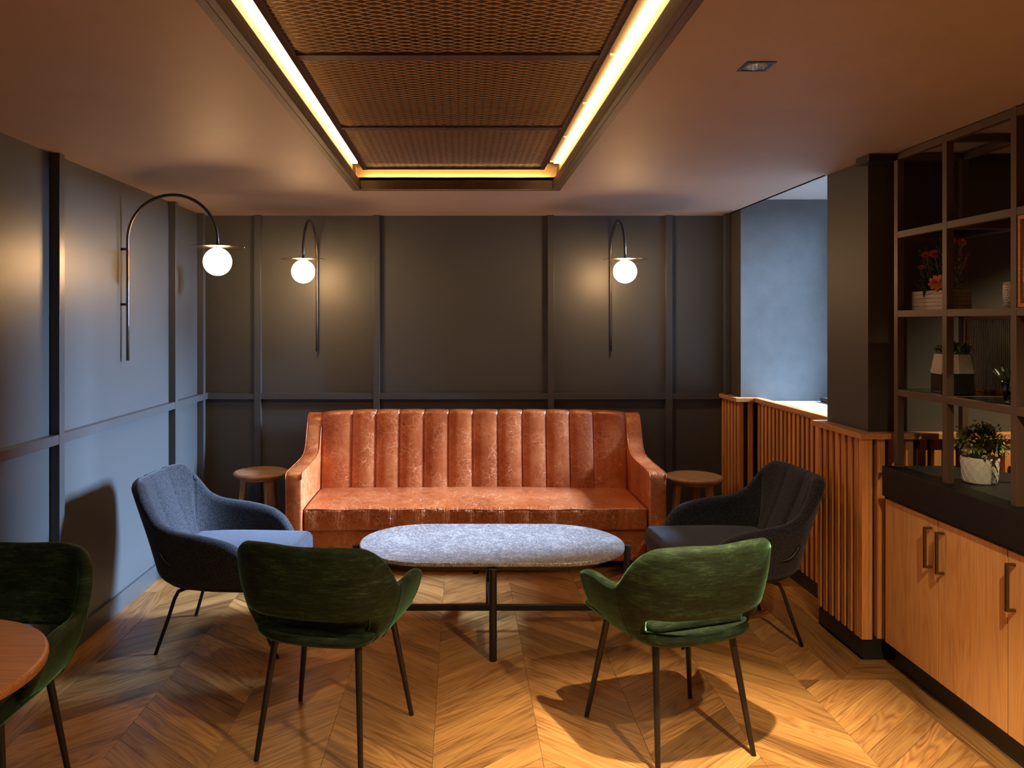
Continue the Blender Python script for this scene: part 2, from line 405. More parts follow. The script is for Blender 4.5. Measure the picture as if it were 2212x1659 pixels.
wall_back = st('wall_back', boxbm(XL - .1, XR + .1, YB, YB + .1, -.02, 2.47), PAINT)
# right side: short return by the corner, bay, column, wall behind the shelving
wall_right = st('wall_right', boxbm(XR, XR + .12, 5.532, YB, 0, 2.47), COLPAINT)
st('window_reveal', boxbm(XR + .12, 3.0, 5.532, 5.63, 1.0, 2.47), PLASTER, wall_right)
st('window_reveal_face', boxbm(XR, XR + .12, 5.528, 5.532, 1.08, 2.47), PLASTER, wall_right)
st('bay_wall', boxbm(2.095, 2.15, 4.223, 5.532, 0, 1.045), BLACKW, wall_right)
wall_bay = st('wall_column', boxbm(XR, 3.2, 3.80, 4.223, 0, 2.47), COLPAINT)
st('wall_lounge', boxbm(3.2, XE, 3.80, 3.92, 0, ZC), COLPAINT)
st('wall_far_right', boxbm(XE, XE + .1, Y0, 3.92, 0, ZC), COLPAINT)
st('wall_front', boxbm(XL - .1, XE + .1, Y0 - .1, Y0, 0, ZC), PAINT)
st('window_sill', boxbm(2.06, 2.99, 4.223, 5.532, 1.045, 1.056), plain('white sill', (.62, .62, .62), .5), wall_right)
# window
bm = bmesh.new(); slab(bm, 'x', 4.1, 5.64, 1.0, 2.47, 2.99, 3.05, [(4.30, 4.93, 1.12, 2.40), (4.99, 5.46, 1.12, 2.40)])
win = st('window_1', bm, plain('window frame paint', (.3, .32, .34), .5))
bm = bmesh.new(); box(bm, 3.018, 3.022, 4.29, 5.47, 1.11, 2.41); st('pane', bm, PANE, win)

# battens and rails (children of their wall)
def vbat_left(y0, y1, z0=0.10, z1=ZC): st('batten', boxbm(XL, XL + .045, y0, y1, z0, z1), PAINT_SAT, wall_left, bevel=.0015)
LB = [(3.660, 3.708), (5.146, 5.194), (5.703, 5.751), (2.17, 2.218), (0.68, 0.728)]
for a in LB: vbat_left(*a)
ys = sorted(LB); prev = Y0
for a, b in ys + [(YB, YB)]:
    if a - prev > .05: st('dado_rail', boxbm(XL, XL + .043, prev, a, 1.043, 1.088), PAINT_SAT, wall_left, bevel=.0015)
    prev = b
s_b = 293.4
BB = [(-(996 - 548.4) / s_b, -(996 - 562.5) / s_b), (-(996 - 806) / s_b, -(996 - 819.4) / s_b), ((1183.8 - 996) / s_b, (1197 - 996) / s_b), ((1439 - 996) / s_b, (1453.4 - 996) / s_b)]
for a, b in BB: st('batten', boxbm(a, b, YB - .045, YB, 0.10, ZC), PAINT_SAT, wall_back, bevel=.0015)
prev = XL
for a, b in BB + [(XR - .03, 0)]:
    st('dado_rail', boxbm(prev, a, YB - .043, YB, 1.040, 1.085), PAINT_SAT, wall_back, bevel=.0015); prev = b
st('batten', boxbm(XR - .045, XR, 5.72, 5.765, 1.08, 2.40), PAINT_SAT, wall_right, bevel=.0015)
st('baseboard_left', boxbm(XL, XL + .016, Y0, YB, 0, .10), PAINT_SAT, bevel=.002)
st('baseboard_back', boxbm(XL + .016, XR - .06, YB - .016, YB, 0, .10), PAINT_SAT, bevel=.002)

# ------------------------------------------------------------------ slatted wainscots
slat_me = {}
def slat(parent, axis, p, q0, q1, z0, z1):
    """axis x: face looks -X, slat at x=p.. depth .032; axis y: face looks -Y"""
    key = (axis, round(q1 - q0, 4), round(z1 - z0, 4))
    if key not in slat_me:
        w = q1 - q0
        bm = boxbm(0, .032, -w / 2, w / 2, 0, z1 - z0) if axis == 'x' else boxbm(-w / 2, w / 2, 0, .032, 0, z1 - z0)
        bmesh.ops.bevel(bm, geom=[e for e in bm.edges], offset=.0012, segments=1, affect='EDGES')
        me = bpy.data.meshes.new('slat'); bm.to_mesh(me); bm.free(); me.materials.append(CEDAR); slat_me[key] = me
    loc = (p, (q0 + q1) / 2, z0) if axis == 'x' else ((q0 + q1) / 2, p, z0)
    o = bpy.data.objects.new('slat', slat_me[key]); COL.objects.link(o); o.location = loc; o.parent = parent
def backing(name, *b): return st(name, boxbm(*b), BLACKW)
ZT = 1.054; ZB = .10
# corner wainscot beside the back wall
t1 = backing('trim_1', 1.963, 1.966, 5.48, YB, 0, 1.05)
for k in range(5): slat(t1, 'x', 1.930, 5.795 - k * .066, 5.831 - k * .066, ZB, ZT)
slat(t1, 'x', 1.930, 5.468, 5.504, ZB, ZT)
bm = boxbm(1.962, 2.095, 5.50, 5.531, 0, 1.05); st('backing_panel', bm, BLACKW, t1)
slat(t1, 'y', 5.468, 1.996, 2.028, ZB, ZT)
def cap(parent, pts, z0=1.056, z1=1.084):
    bm = bmesh.new(); poly(bm, pts, z0, z1); st('cap_rail', bm, CEDARH, parent, bevel=.002)
cap(t1, [(1.902, YB), (1.902, 5.445), (2.036, 5.445), (2.036, 5.527), (1.962, 5.527), (1.962, YB)])
# bay wainscot
t2 = backing('trim_2', 2.090, 2.0945, 4.224, 5.498, 0.09, 1.045)
k = 0
while 5.462 - k * .0634 > 4.26:
    y = 5.462 - k * .0634; slat(t2, 'x', 2.058, y - .036, y, ZB, ZT); k += 1
cap(t2, [(2.036, 5.444), (2.036, 4.226), (2.09, 4.226), (2.09, 5.526), (2.0365, 5.526)])
st('kick_board', boxbm(2.075, 2.09, 4.26, 5.46, 0, .10), BLACKW, t2)
# column wainscot, turning to run along the wall behind the shelves
t3 = backing('trim_3', 1.941, 1.9645, 3.776, 4.222, 0.0, 1.05)
for k in range(7): slat(t3, 'x', 1.908, 4.212 - k * .0655 - .034, 4.212 - k * .0655, ZB, ZT)
slat(t3, 'x', 1.908, 3.745, 3.778, ZB, ZT)
st('backing_panel', boxbm(1.966, XE - .01, 3.790, 3.7995, 0, 1.05), BLACKW, t3)
slat(t3, 'y', 3.745, 1.9405, 1.958, ZB, ZT)
x = 1.988
while x < 2.95:
    slat(t3, 'y', 3.757, x, x + .036, ZB, ZT); x += .0675
cap(t3, [(1.892, 4.245), (1.892, 3.728), (XE - .02, 3.728), (XE - .02, 3.796), (1.961, 3.796), (1.961, 4.222), (2.03, 4.222), (2.03, 4.245)])
st('kick_board', boxbm(1.920, 1.9405, 3.758, 4.222, 0, .10), BLACKW, t3)
st('kick_board', boxbm(1.941, 2.6, 3.758, 3.775, 0, .10), BLACKW, t3)

# ------------------------------------------------------------------ chevron floor
floor = st('floor', boxbm(XL - .1, XE + .1, Y0 - .1, YB + .1, -.06, -.014), plain('dark joint', (.10, .055, .025), .9))
SW = 0.4055; SX0 = -0.105; SL = 0.892; SP = 0.129; YREF = 3.071
def clip(pts, a, b, c):   # keep a*x+b*y<=c
    out = []
    for i in range(len(pts)):
        p, q = pts[i], pts[(i + 1) % len(pts)]
        dp = a * p[0] + b * p[1] - c; dq = a * q[0] + b * q[1] - c
        if dp <= 0: out.append(p)
        if dp * dq < 0:
            t = dp / (dp - dq); out.append((p[0] + (q[0] - p[0]) * t, p[1] + (q[1] - p[1]) * t))
    return out
def area2(p): return abs(sum(p[i][0] * p[(i + 1) % len(p)][1] - p[(i + 1) % len(p)][0] * p[i][1] for i in range(len(p)))) / 2
def plank_poly(k, n):
    x0 = SX0 + k * SW; x1 = x0 + SW; up = (k % 2 == 0)
    ya = YREF + n * SP + (0 if up else SL * SW); yb = ya + (SL * SW if up else -SL * SW)
    return [(x0, ya), (x1, yb), (x1, yb + SP), (x0, ya + SP)], up
def plank_mesh(bm, P, th, c):
    g = .0006
    cx = sum(p[0] for p in P) / len(P); cy = sum(p[1] for p in P) / len(P)
    def shr(P, g):
        out = []; n = len(P)
        sgn = 1 if sum(P[i][0] * P[(i + 1) % n][1] - P[(i + 1) % n][0] * P[i][1] for i in range(n)) > 0 else -1
        L = []
        for i in range(n):
            a = Vector(P[i]); b = Vector(P[(i + 1) % n]); d = (b - a).normalized(); nn = Vector((-d.y, d.x)) * sgn
            L.append((a + nn * g, d))
        for i in range(n):
            (p, d), (q, e) = L[i - 1], L[i]
            den = d.x * e.y - d.y * e.x
            if abs(den) < 1e-6: out.append(tuple(q)); continue
            t = ((q.x - p.x) * e.y - (q.y - p.y) * e.x) / den
            out.append((p.x + d.x * t, p.y + d.y * t))
        return out
    A = shr(P, g); B = shr(P, g + .0009)
    cs, sn = cos(-th), sin(-th)
    def tr(p, z): x, y = p[0] - c[0], p[1] - c[1]; return (x * cs - y * sn, x * sn + y * cs, z)
    lo = [bm.verts.new(tr(p, -.014)) for p in A]; mi = [bm.verts.new(tr(p, -.0003)) for p in A]; hi = [bm.verts.new(tr(p, 0)) for p in B]
    n = len(P); bm.faces.new(hi)
    for i in range(n):
        j = (i + 1) % n
        bm.faces.new((lo[i], lo[j], mi[j], mi[i])); bm.faces.new((mi[i], mi[j], hi[j], hi[i]))
rest = bmesh.new(); nplank = 0
for k in range(-5, 11):
    for n in range(-52, 30):
        P, up = plank_poly(k, n); th = math.atan(SL) * (1 if up else -1)
        P = clip(P, -1, 0, -XL); P = clip(P, 1, 0, 4.1) if P else P
        P = clip(P, 0, 1, YB) if P else P; P = clip(P, 0, -1, 3.2) if P else P
        if P: P = clip(P, -1, 0, 1.727)
        pieces = [P]
        if P and k == 4:
            A = clip(P, 1, 0, 1.717); A = clip(A, 0, -1, -3.549) if A else A; pieces = [A, clip(P, 0, 1, 3.549)]
        elif P and k >= 5:
            P = clip(P, -1, 0, -2.036) if k == 5 else P
            P = clip(P, 0, 1, 3.76) if P else P; pieces = [P]
        for P in pieces:
            if not P or len(P) < 3 or area2(P) < 4e-4: continue
            cx = sum(p[0] for p in P) / len(P); cy = sum(p[1] for p in P) / len(P)
            if cy > 2.78 and cx < 2.12:
                bm = bmesh.new(); plank_mesh(bm, P, th, (cx, cy))
                me = bpy.data.meshes.new('plank'); bmesh.ops.recalc_face_normals(bm, faces=bm.faces); bm.to_mesh(me); bm.free(); me.materials.append(OAK)
                o = bpy.data.objects.new('plank', me); COL.objects.link(o); o.location = (cx, cy, 0); o.rotation_euler = (0, 0, th); o.parent = floor; nplank += 1
            else:
                plank_mesh(rest, P, 0, (0, 0))
def border(P, th):
    cx = sum(p[0] for p in P) / len(P); cy = sum(p[1] for p in P) / len(P); bm = bmesh.new(); plank_mesh(bm, P, th, (cx, cy))
    bm_obj('plank', bm, OAK, floor, loc=(cx, cy, 0), rotz=th, world=False)
yy = YB; Ls = [1.15, 1.3, 1.1, 1.4, 1.2, 1.3, 1.3, 1.2]
for L in Ls:
    border([(XL, yy - L), (-1.7275, yy - L), (-1.7275, yy), (XL, yy)], pi / 2); yy -= L
yy = 3.549
for L in (1.05, 1.2, 1.1, 1.3, 1.2):
    border([(1.922, yy - L), (2.0355, yy - L), (2.0355, yy), (1.922, yy)], pi / 2); yy -= L
border([(1.7175, 3.549), (2.0355, 3.549), (2.0355, 3.765), (1.912, 3.765)], 0)
border([(1.7175, 3.549), (1.912, 3.765), (1.912, 4.8), (1.7175, 4.8)], pi / 2)
border([(1.7175, 4.8), (2.09, 4.8), (2.09, YB), (1.7175, YB)], pi / 2)
border([(1.912, 4.225), (2.09, 4.225), (2.09, 4.8), (1.912, 4.8)], pi / 2)
o = bm_obj('plank', rest, OAK, floor); o['kind'] = 'stuff'
print('planks', nplank)

# ------------------------------------------------------------------ coffer light in the ceiling
def Hz(h): return EYE + h
cof = thing('ceiling_coffer', 'large recessed ceiling coffer with bronze mesh panels and glowing led edges', 'ceiling light', (-0.03, 2.6, ZC))
zb = Hz(.769); zl = Hz(.822); zt = Hz(.90)
OX0, OX1, OY0, OY1 = -.638, .583, .50, 4.640; LX0, LX1, LY0, LY1 = -.588, .534, .552, 4.588
def fr(y0, y1, x0, x1, name='frame_board'):
    bm_obj(name, boxbm(x0, x1, y0, y1, zb, ZC), COFFW, cof, bevel=.0015)
fr(OY0, OY1, OX0, CX0); fr(OY0, OY1, CX1, OX1); fr(CY1, OY1, CX0, CX1); fr(OY0, CY0, CX0, CX1)
for (x0, x1, y0, y1) in ((CX0 + .001, LX0, CY0 + .001, CY1 - .001), (LX1, CX1 - .001, CY0 + .001, CY1 - .001), (LX0, LX1, LY1, LY1 + .009), (LX0, LX1, CY0 + .001, CY0 + .02)):
    bm_obj('lip_board', boxbm(x0, x1, y0, y1, zb, zl), COFFW, cof, bevel=.001)
bm = bmesh.new()
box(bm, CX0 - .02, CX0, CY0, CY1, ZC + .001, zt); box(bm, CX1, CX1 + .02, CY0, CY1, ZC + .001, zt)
bm_obj('cove_side', bm, CREAM_DIM, cof); bm = bmesh.new()
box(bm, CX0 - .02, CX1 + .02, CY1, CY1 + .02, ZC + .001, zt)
bm_obj('cove_end', boxbm(CX0 - .02, CX1 + .02, CY0 - .02, CY0, ZC + .001, zt), CREAM_LIT, cof)
bm_obj('cove_end', bm, CREAM_LIT, cof)
bm_obj('recess_board', boxbm(CX0 - .02, CX1 + .02, CY0 - .02, CY1 + .02, zt, zt + .02), COVTOP, cof)
for x0, x1 in ((CX0 + .003, CX0 + .029), (CX1 - .031, CX1 - .003)):
    bm_obj('led_strip', boxbm(x0, x1, CY0 + .1, 4.43, zt - .012, zt - .001), LED, cof)
bm_obj('led_strip', boxbm(LX0 + .02, LX1 - .02, LY1 + .011, LY1 + .021, zl - .016, zl - .008), LED2, cof)
for k in range(7):
    y = 4.42 - k * .59
    bm_obj('bracket', boxbm(.50, CX1 - .034, y - .006, y + .006, zt - .006, zt), WHITEB, cof)
zm = Hz(.84); MX0, MX1 = -.546, .462; FRW = .024
bars = [.63, 1.565, 2.49, 3.42, 4.345]
for x0, x1 in ((MX0, MX0 + FRW), (MX1 - FRW, MX1)):
    bm_obj('mesh_frame_side', boxbm(x0, x1, .62, 4.37, zm, zm + .02), COFFW, cof, bevel=.001)
for i, y in enumerate(bars):
    w = .022 if i in (0, 4) else .046
    bm_obj('mesh_frame_bar', boxbm(MX0 + FRW, MX1 - FRW, y, y + w, zm + .001, zm + .019), COFFW, cof, bevel=.001)
def expanded2(x0, x1, y0, y1, z):
    bm = bmesh.new(); nx = int(round((x1 - x0) / .063)); L = (x1 - x0) / nx; ny = int(round((y1 - y0) / .029)); S = (y1 - y0) / ny
    tilt = R(16); wst = .0085; dz = wst * sin(tilt) / 2; dy = wst * cos(tilt) / 2; th = .0016
    for j in range(ny):
        # each row of strands is a zigzag between y=j*S (knot with row before) and (j+.5)*S..; two mirrored zigzags make the diamonds
        for m in (0, 1):
            prevp = None
            for i in range(nx * 4 + 1):
                q = i % 4; f = {0: 0, 1: .3, 2: .5, 3: .3}[q]
                Y = y0 + j * S + (f if m == 0 else 1 - f) * S
                X = x0 + i * L / 4
                ring = []
                for (s, t) in ((-1, 0), (1, 0), (1, 1), (-1, 1)):
                    ring.append(bm.verts.new((X, Y + s * dy - t * th * .7, z + s * dz + t * th * .7)))
                if prevp:
                    for a in range(4): bm.faces.new((prevp[a], prevp[(a + 1) % 4], ring[(a + 1) % 4], ring[a]))
                prevp = ring
    return bm
for i in range(4):
    y0 = bars[i] + (.022 if i == 0 else .046); y1 = bars[i + 1]
    bm_obj('mesh_panel', expanded2(MX0 + FRW, MX1 - FRW, y0, y1, zm + .010), MESHM, cof)

# downlights, with added unseen ones over and behind the camera
for i, (x, y) in enumerate(DOWN):
    d = thing('downlight', ('square black recessed ceiling downlight, lit, right of the coffer' if i == 0 else
              ['', 'added square black downlight out of view, lighting the shelves and doors', 'added square black downlight out of view, above the camera on the left', 'added unseen square black downlight, rearmost on the right side', 'added unseen square black downlight, rearmost on the left side', 'square black downlight over the bench lounge by the slatted wall', 'square black downlight over the lounge nearer the camera'][i]), 'downlight', (x, y, ZC))
    bm = bmesh.new(); slab(bm, 'z', x - .045, x + .045, y - .045, y + .045, ZC - .003, ZC, [(x - .035, x + .035, y - .035, y + .035)])
    bm_obj('trim', bm, BLACKW, d)
    bm = bmesh.new(); lathe(bm, [(.033, -.002), (.031, .015), (.022, .045)], (x, y, ZC), 24); bm_obj('reflector', bm, CHROME, d, smooth=True)
    bm = bmesh.new(); box(bm, x - .036, x + .036, y - .036, y + .036, ZC + .05, ZC + .06); bm_obj('housing', bm, BLACKW, d)
    bm = bmesh.new(); lathe(bm, [(0, .04), (.023, .04), (.023, .048), (0, .048)], (x, y, ZC), 24); bm_obj('lens', bm, LENS, d)

# ------------------------------------------------------------------ arched wall lamps (local: wall at y=0, lamp reaches +Y)
def arched_lamp(label, loc, rotz):
    t = thing('arched_wall_lamp', label, 'wall lamp', loc, rotz, 'arched globe wall lamps')
    a = .037; r = .2525; zc = 2.0745; z0 = 1.395
    pts = [(0, a, z0), (0, a, 1.6), (0, a, 1.9), (0, a, zc)]
    for i in range(1, 33):
        th = pi - pi * i / 32; pts.append((0, a + r + r * cos(th), zc + r * sin(th)))
    pts.append((0, a + 2 * r, 2.034))
    bm = bmesh.new(); tube(bm, pts, .009, 14); bm_obj('arched_tube', bm, LAMPM, t, smooth=True, world=False)
    for z in (2.022, 1.711):
        bm = bmesh.new(); cone(bm, (0, -.0, z), (0, a, z), .0075, .0075, 12); bm_obj('wall_bracket', bm, STEEL, t, smooth=True, world=False)
    bm = bmesh.new(); lathe(bm, [(0, 2.030), (.149, 2.030), (.150, 2.0315), (.149, 2.033), (0, 2.033)], (0, a + 2 * r, 0), 64)
    bm_obj('reflector_disc', bm, BRASSD, t, world=False)
    bm = bmesh.new(); bmesh.ops.create_uvsphere(bm, u_segments=40, v_segments=24, radius=.078, matrix=Matrix.Translation((0, a + 2 * r, 1.951)))
    bm_obj('globe', bm, GLOBE, t, smooth=True, world=False)
    bm = bmesh.new(); lathe(bm, [(.024, 2.010), (.024, 2.030), (0, 2.030)], (0, a + 2 * r, 0), 24); bm_obj('collar', bm, BRASSD, t, world=False, smooth=True)
    return t
arched_lamp('arched tube lamp with lit globe on the left wall', (XL, 4.427, 0), -pi / 2)
arched_lamp('arched tube globe lamp on the back wall above the left sofa end', (-1.064, YB, 0), pi)
arched_lamp('arched tube globe lamp on the back wall above the right sofa end', (1.105, YB, 0), pi)

# ------------------------------------------------------------------ sofa
sofa = thing('sofa', 'cognac leather sofa with vertical channel back and sloping arms', 'sofa', (0.09, 5.35, 0))
YS0, YS1 = 4.965, 5.790; AX = (-1.113, -1.003, 1.188, 1.298)
prof_top = [(YS0, .62), (YS0 + .008, .648), (YS0 + .03, .660), (5.15, .664), (5.35, .668), (5.47, .674), (5.54, .688), (5.585, .712), (5.615, .75), (5.64, .80), (5.665, .86), (5.69, .905), (5.715, .935), (5.745, .948), (YS1, .95)]
def arm_bm(x0, x1):
    bm = bmesh.new(); prism_x(bm, [(YS0, .085)] + prof_top + [(YS1, .085)], x0, x1); return bm
for x0, x1 in ((AX[0], AX[1]), (AX[2], AX[3])):
    o = bm_obj('arm', arm_bm(x0, x1), LEATHER, sofa, bevel=.016, seg=4)
    for p in o.data.polygons: p.use_smooth = True
    for xx in (x0 + .004, x1 - .004):
        bm = bmesh.new(); tube(bm, [(xx, y - .0, z - .003) for y, z in prof_top], .0035, 6); bm_obj('arm_piping', bm, LEATHER, sofa, smooth=True)
bm = bmesh.new(); rounded_box(bm, AX[2] - AX[1], .62, .205, .012, ((AX[1] + AX[2]) / 2, 5.03 + .31, .183), 8)
bm_obj('base', bm, LEATHER, sofa, smooth=True)
# seat cushion
cxs = (AX[1] + AX[2]) / 2; wseat = AX[2] - AX[1] - .006
def seatfn(P):
    x, y, z = P; u = x / (wseat / 2); v = y / .335
    if z > 0: z += (.022 * (1 - abs(u) ** 4)) * (1 - abs(v) ** 3) + .006 * sin(u * 5 + 1) * (1 - v * v)
    if y < -.30: y += .006 * sin(x * 37) * (1 - abs(z) / .09) + .004 * sin(x * 91 + 2) ; z -= .004 * sin(u * 4)
    return (x, y, z)
bm = bmesh.new(); rounded_box(bm, wseat, .67, .142, .020, (cxs, 4.985 + .335, .357), 60, seatfn)
bm_obj('seat_cushion', bm, LEATHERW, sofa, smooth=True)
bm = bmesh.new()
tube(bm, [(cxs - wseat / 2 + .012 + (wseat - .024) * i / 60, 4.989, .4215 + .003 * sin(i * .7)) for i in range(61)], .0036, 6)
bm_obj('seat_piping', bm, LEATHER, sofa, smooth=True)
# back channels
seams = [AX[1] + .002, -.7815, -.61, -.441, -.266, -.090, .085, .265, .441, .613, .782, .950, AX[2] - .002]
def back_front(z):  # y of the front face at height z
    t = (z - .40) / .57; return 5.600 + .085 * t
xm = (seams[0] + seams[-1]) / 2; hw = (seams[-1] - seams[0]) / 2
for a, b in zip(seams, seams[1:]):
    bm = bmesh.new(); rows = []; nx = 12
    for i in range(nx + 1):
        u = -1 + 2 * i / nx; x = (a + b) / 2 + (b - a) / 2 * u * .996
        bul = .017 * (1 - abs(u) ** 2.4) ; sh = .004 * (1 - u * u)
        ztop = .972 - .018 * abs((x - xm) / hw) ** 6 + sh
        row = []
        for j in range(13):
            z = .36 + (ztop - .030 - .36) * j / 12; row.append((x, back_front(z) - bul, z))
        yb = back_front(ztop - .03) - bul
        for j in range(1, 7):
            th = pi / 2 * j / 6; row.append((x, yb + .030 * (1 - cos(th)), ztop - .030 + .030 * sin(th)))
        row += [(x, 5.76, ztop), (x, 5.785, ztop - .02), (x, 5.785, .36)]
        rows.append(row)
    grid(bm, rows, closed_v=True, cap_ends=True)
    bm_obj('back_channel', bm, LEATHER, sofa, smooth=True)
bm = bmesh.new()
for x in (AX[0] + .06, AX[3] - .06, cxs):
    for y in (YS0 + .08, YS1 - .08):
        f = bmesh.new(); cone(f, (x, y, 0), (x, y, .086), .018, .024, 14); bm_obj('foot', f, STEEL, sofa)
bm.free()

# ------------------------------------------------------------------ coffee table
tb = thing('coffee_table', 'long oval coffee table with pale grey marble top and black tube legs', 'coffee table', (.16, 4.13, 0))
def stadium(L, r, n=24):
    P = []
    for i in range(n + 1): th = -pi / 2 + pi * i / n; P.append((L / 2 + r * cos(th), r * sin(th)))
    for i in range(n + 1): th = pi / 2 + pi * i / n; P.append((-L / 2 + r * cos(th), r * sin(th)))
    return P
def stadium_solid(L, r, levels, c):
    bm = bmesh.new(); rows = []
    for (dr, z) in levels: rows.append([(c[0] + x, c[1] + y, z) for x, y in stadium(L, r + dr)])
    grid(bm, rows, closed_v=True, cap_ends=True); return bm
bm_obj('tabletop', stadium_solid(.65, .366, [(-.008, .4385), (-.001, .4415), (0, .446), (0, .4555), (-.002, .459), (-.005, .460)], (.16, 4.13)), MARBLE, tb)
bm_obj('sub_top', stadium_solid(.62, .318, [(0, .410), (0, .4385)], (.16, 4.13)), COFFW, tb)
for (x, y, zt_) in ((.152, 3.748, .437), (.16, 4.51, .437), (.16 + .712, 4.13, .444), (.16 - .712, 4.13, .444)):
    bm = bmesh.new(); cone(bm, (x, y, 0), (x, y, zt_), .0185, .0185, 28); bm_obj('leg', bm, STEEL, tb, smooth=False, bevel=.002)
bm_obj('stretcher', boxbm(.16 - .70, .16 + .70, 4.118, 4.142, .100, .130), STEEL, tb, bevel=.002)
bm_obj('stretcher', boxbm(.148, .172, 3.76, 4.50, .101, .129), STEEL, tb, bevel=.002)
for (x, y, dx, dy) in ((.152, 3.79, 0, .05), (.16, 4.47, 0, .05), (.16 + .665, 4.13, .06, 0), (.16 - .665, 4.13, .06, 0)):
    bm_obj('top_bracket', boxbm(x - max(dx, .012), x + max(dx, .012), y - max(dy, .012), y + max(dy, .012), .418, .4095 + .020), STEEL, tb)

# ------------------------------------------------------------------ round side stools
def stool(label, loc, rot):
    t = thing('side_stool', label, 'stool', loc, rot, 'round oak side stools')
    z = .560; r = .192
    bm = bmesh.new()
    lathe(bm, [(0, z), (r - .014, z), (r - .004, z - .004), (r, z - .012), (r - .003, z - .022), (r - .018, z - .034), (r - .030, z - .037), (0, z - .037)], (0, 0, 0), 64)
    bm_obj('seat', bm, STOOLW, t, smooth=False, world=False, bevel=.001)
    bm = bmesh.new(); lathe(bm, [(0, z - .037), (r - .036, z - .037), (r - .040, z - .050), (0, z - .050)], (0, 0, 0), 64); bm_obj('underframe_ring', bm, STOOLW, t, world=False)
    for a in (187, 305, 63):
        a = R(a); c0 = Vector((cos(a), sin(a), 0))
        p0 = c0 * .118 + Vector((0, 0, z - .05)); p1 = c0 * .170
        bm = bmesh.new(); side = Vector((-c0.y, c0.x, 0))
        rows = []
        for (p, w, d) in ((p0, .024, .020), (p1, .017, .015)):
            rows.append([p + side * w + c0 * d, p - side * w + c0 * d, p - side * w - c0 * d, p + side * w - c0 * d])
        grid(bm, rows, closed_v=True, cap_ends=True); bm_obj('leg', bm, STOOLZ, t, world=False, bevel=.006)
stool('round oak side stool at the left end of the sofa', (-1.412, 5.556, 0), 0)
stool('round oak side stool at the right end of the sofa', (1.597, 5.397, 0), R(4))

# ------------------------------------------------------------------ upholstered shells
def catmull(pts, n):
    P = [Vector(p) for p in pts]; P = [P[0] * 2 - P[1]] + P + [P[-1] * 2 - P[-2]]; out = []
    for i in range(1, len(P) - 2):
        for k in range(12):
            t = k / 12; a, b, c, d = P[i - 1:i + 3]
            out.append(.5 * ((2 * b) + (c - a) * t + (2 * a - 5 * b + 4 * c - d) * t * t + (3 * b - a - 3 * c + d) * t ** 3))
    out.append(P[-2])
    L = [0]
    for a, b in zip(out, out[1:]): L.append(L[-1] + (b - a).length)
    res = []
    for i in range(n + 1):
        s = L[-1] * i / n; j = 0
        while j < len(L) - 2 and L[j + 1] < s: j += 1
        f = (s - L[j]) / max(1e-9, L[j + 1] - L[j]); res.append(out[j].lerp(out[j + 1], f))
    return res, L[-1]
def keys(K, u):
    if u <= K[0][0]: return K[0][1]
    for (a, x), (b, y) in zip(K, K[1:]):
        if u <= b:
            i = [k[0] for k in K].index(a); t = (u - a) / (b - a); hh = b - a
            def slope(j):
                if j == 0 or j == len(K) - 1: return 0.0 if K[0][0] == 0 and j == 0 else (K[j][1] - K[j - 1][1]) / (K[j][0] - K[j - 1][0]) if j else (K[1][1] - K[0][1]) / (K[1][0] - K[0][0])
                d0 = (K[j][1] - K[j - 1][1]) / (K[j][0] - K[j - 1][0]); d1 = (K[j + 1][1] - K[j][1]) / (K[j + 1][0] - K[j][0])
                return 0.0 if d0 * d1 <= 0 else 2 * d0 * d1 / (d0 + d1)
            m0, m1 = slope(i), slope(i + 1)
            return (2*t**3 - 3*t*t + 1) * x + (t**3 - 2*t*t + t) * hh * m0 + (-2*t**3 + 3*t*t) * y + (t**3 - t*t) * hh * m1
    return K[-1][1]
def shell(plan, nu, Hf, Bf, Tf, off, nv=14, endr=.03, groove=None, qr=1.0):
    """plan: U shaped control points from the right arm tip to the left arm tip; functions of q in [-1,1], 0 = middle of the back"""
    pts, L = catmull(plan, nu); rows = []
    def ring(p, n, h, b, t, q, s=1.0, inset=0.0):
        h2 = h - inset; b2 = b + inset; row = []; tt = t * s
        for j in range(nv + 1):
            v = j / nv; z = b2 + tt / 2 + (h2 - b2 - tt) * v
            row.append(p + n * (off(q, (z - b) / (h - b)) + tt / 2)); row[-1].z = z
        for j in range(1, 6):
            th = pi * j / 6; v = (h2 - tt / 2 - b) / (h - b); w = p + n * (off(q, v) + tt / 2 * cos(th)); w.z = h2 - tt / 2 + tt / 2 * sin(th); row.append(w)
        for j in range(nv, -1, -1):
            v = j / nv; z = b2 + tt / 2 + (h2 - b2 - tt) * v
            g = groove(q, (z - b) / (h - b)) if groove else 0
            w = p + n * (off(q, (z - b) / (h - b)) - tt / 2 + g); w.z = z; row.append(w)
        for j in range(1, 6):
            th = pi + pi * j / 6; w = p + n * (off(q, 0) + tt / 2 * cos(th)); w.z = b2 + tt / 2 + tt / 2 * sin(th); row.append(w)
        return row
    N = []
    for i, p in enumerate(pts):
        d = (pts[min(i + 1, nu)] - pts[max(i - 1, 0)]).normalized(); N.append((Vector((-d.y, d.x, 0)), d))
    def full(i, s=1.0, fwd=0.0, inset=0.0):
        q = -1 + 2 * i / nu; n, d = N[i]
        return ring(pts[i] + d * fwd, n, Hf(q), Bf(q), Tf(q), q, s, inset)
    i0 = int(round((1 - qr) / 2 * nu)); i1 = nu - i0
    for k in (80, 62, 42, 22): rows.append(full(i0, cos(R(k)), -endr * sin(R(k)), endr * .8 * (1 - cos(R(k)))))
    for i in range(i0, i1 + 1): rows.append(full(i))
    for k in (22, 42, 62, 80): rows.append(full(i1, cos(R(k)), endr * sin(R(k)), endr * .8 * (1 - cos(R(k)))))
    bm = bmesh.new(); grid(bm, rows, closed_v=True, cap_ends=True)
    return bm, pts, N

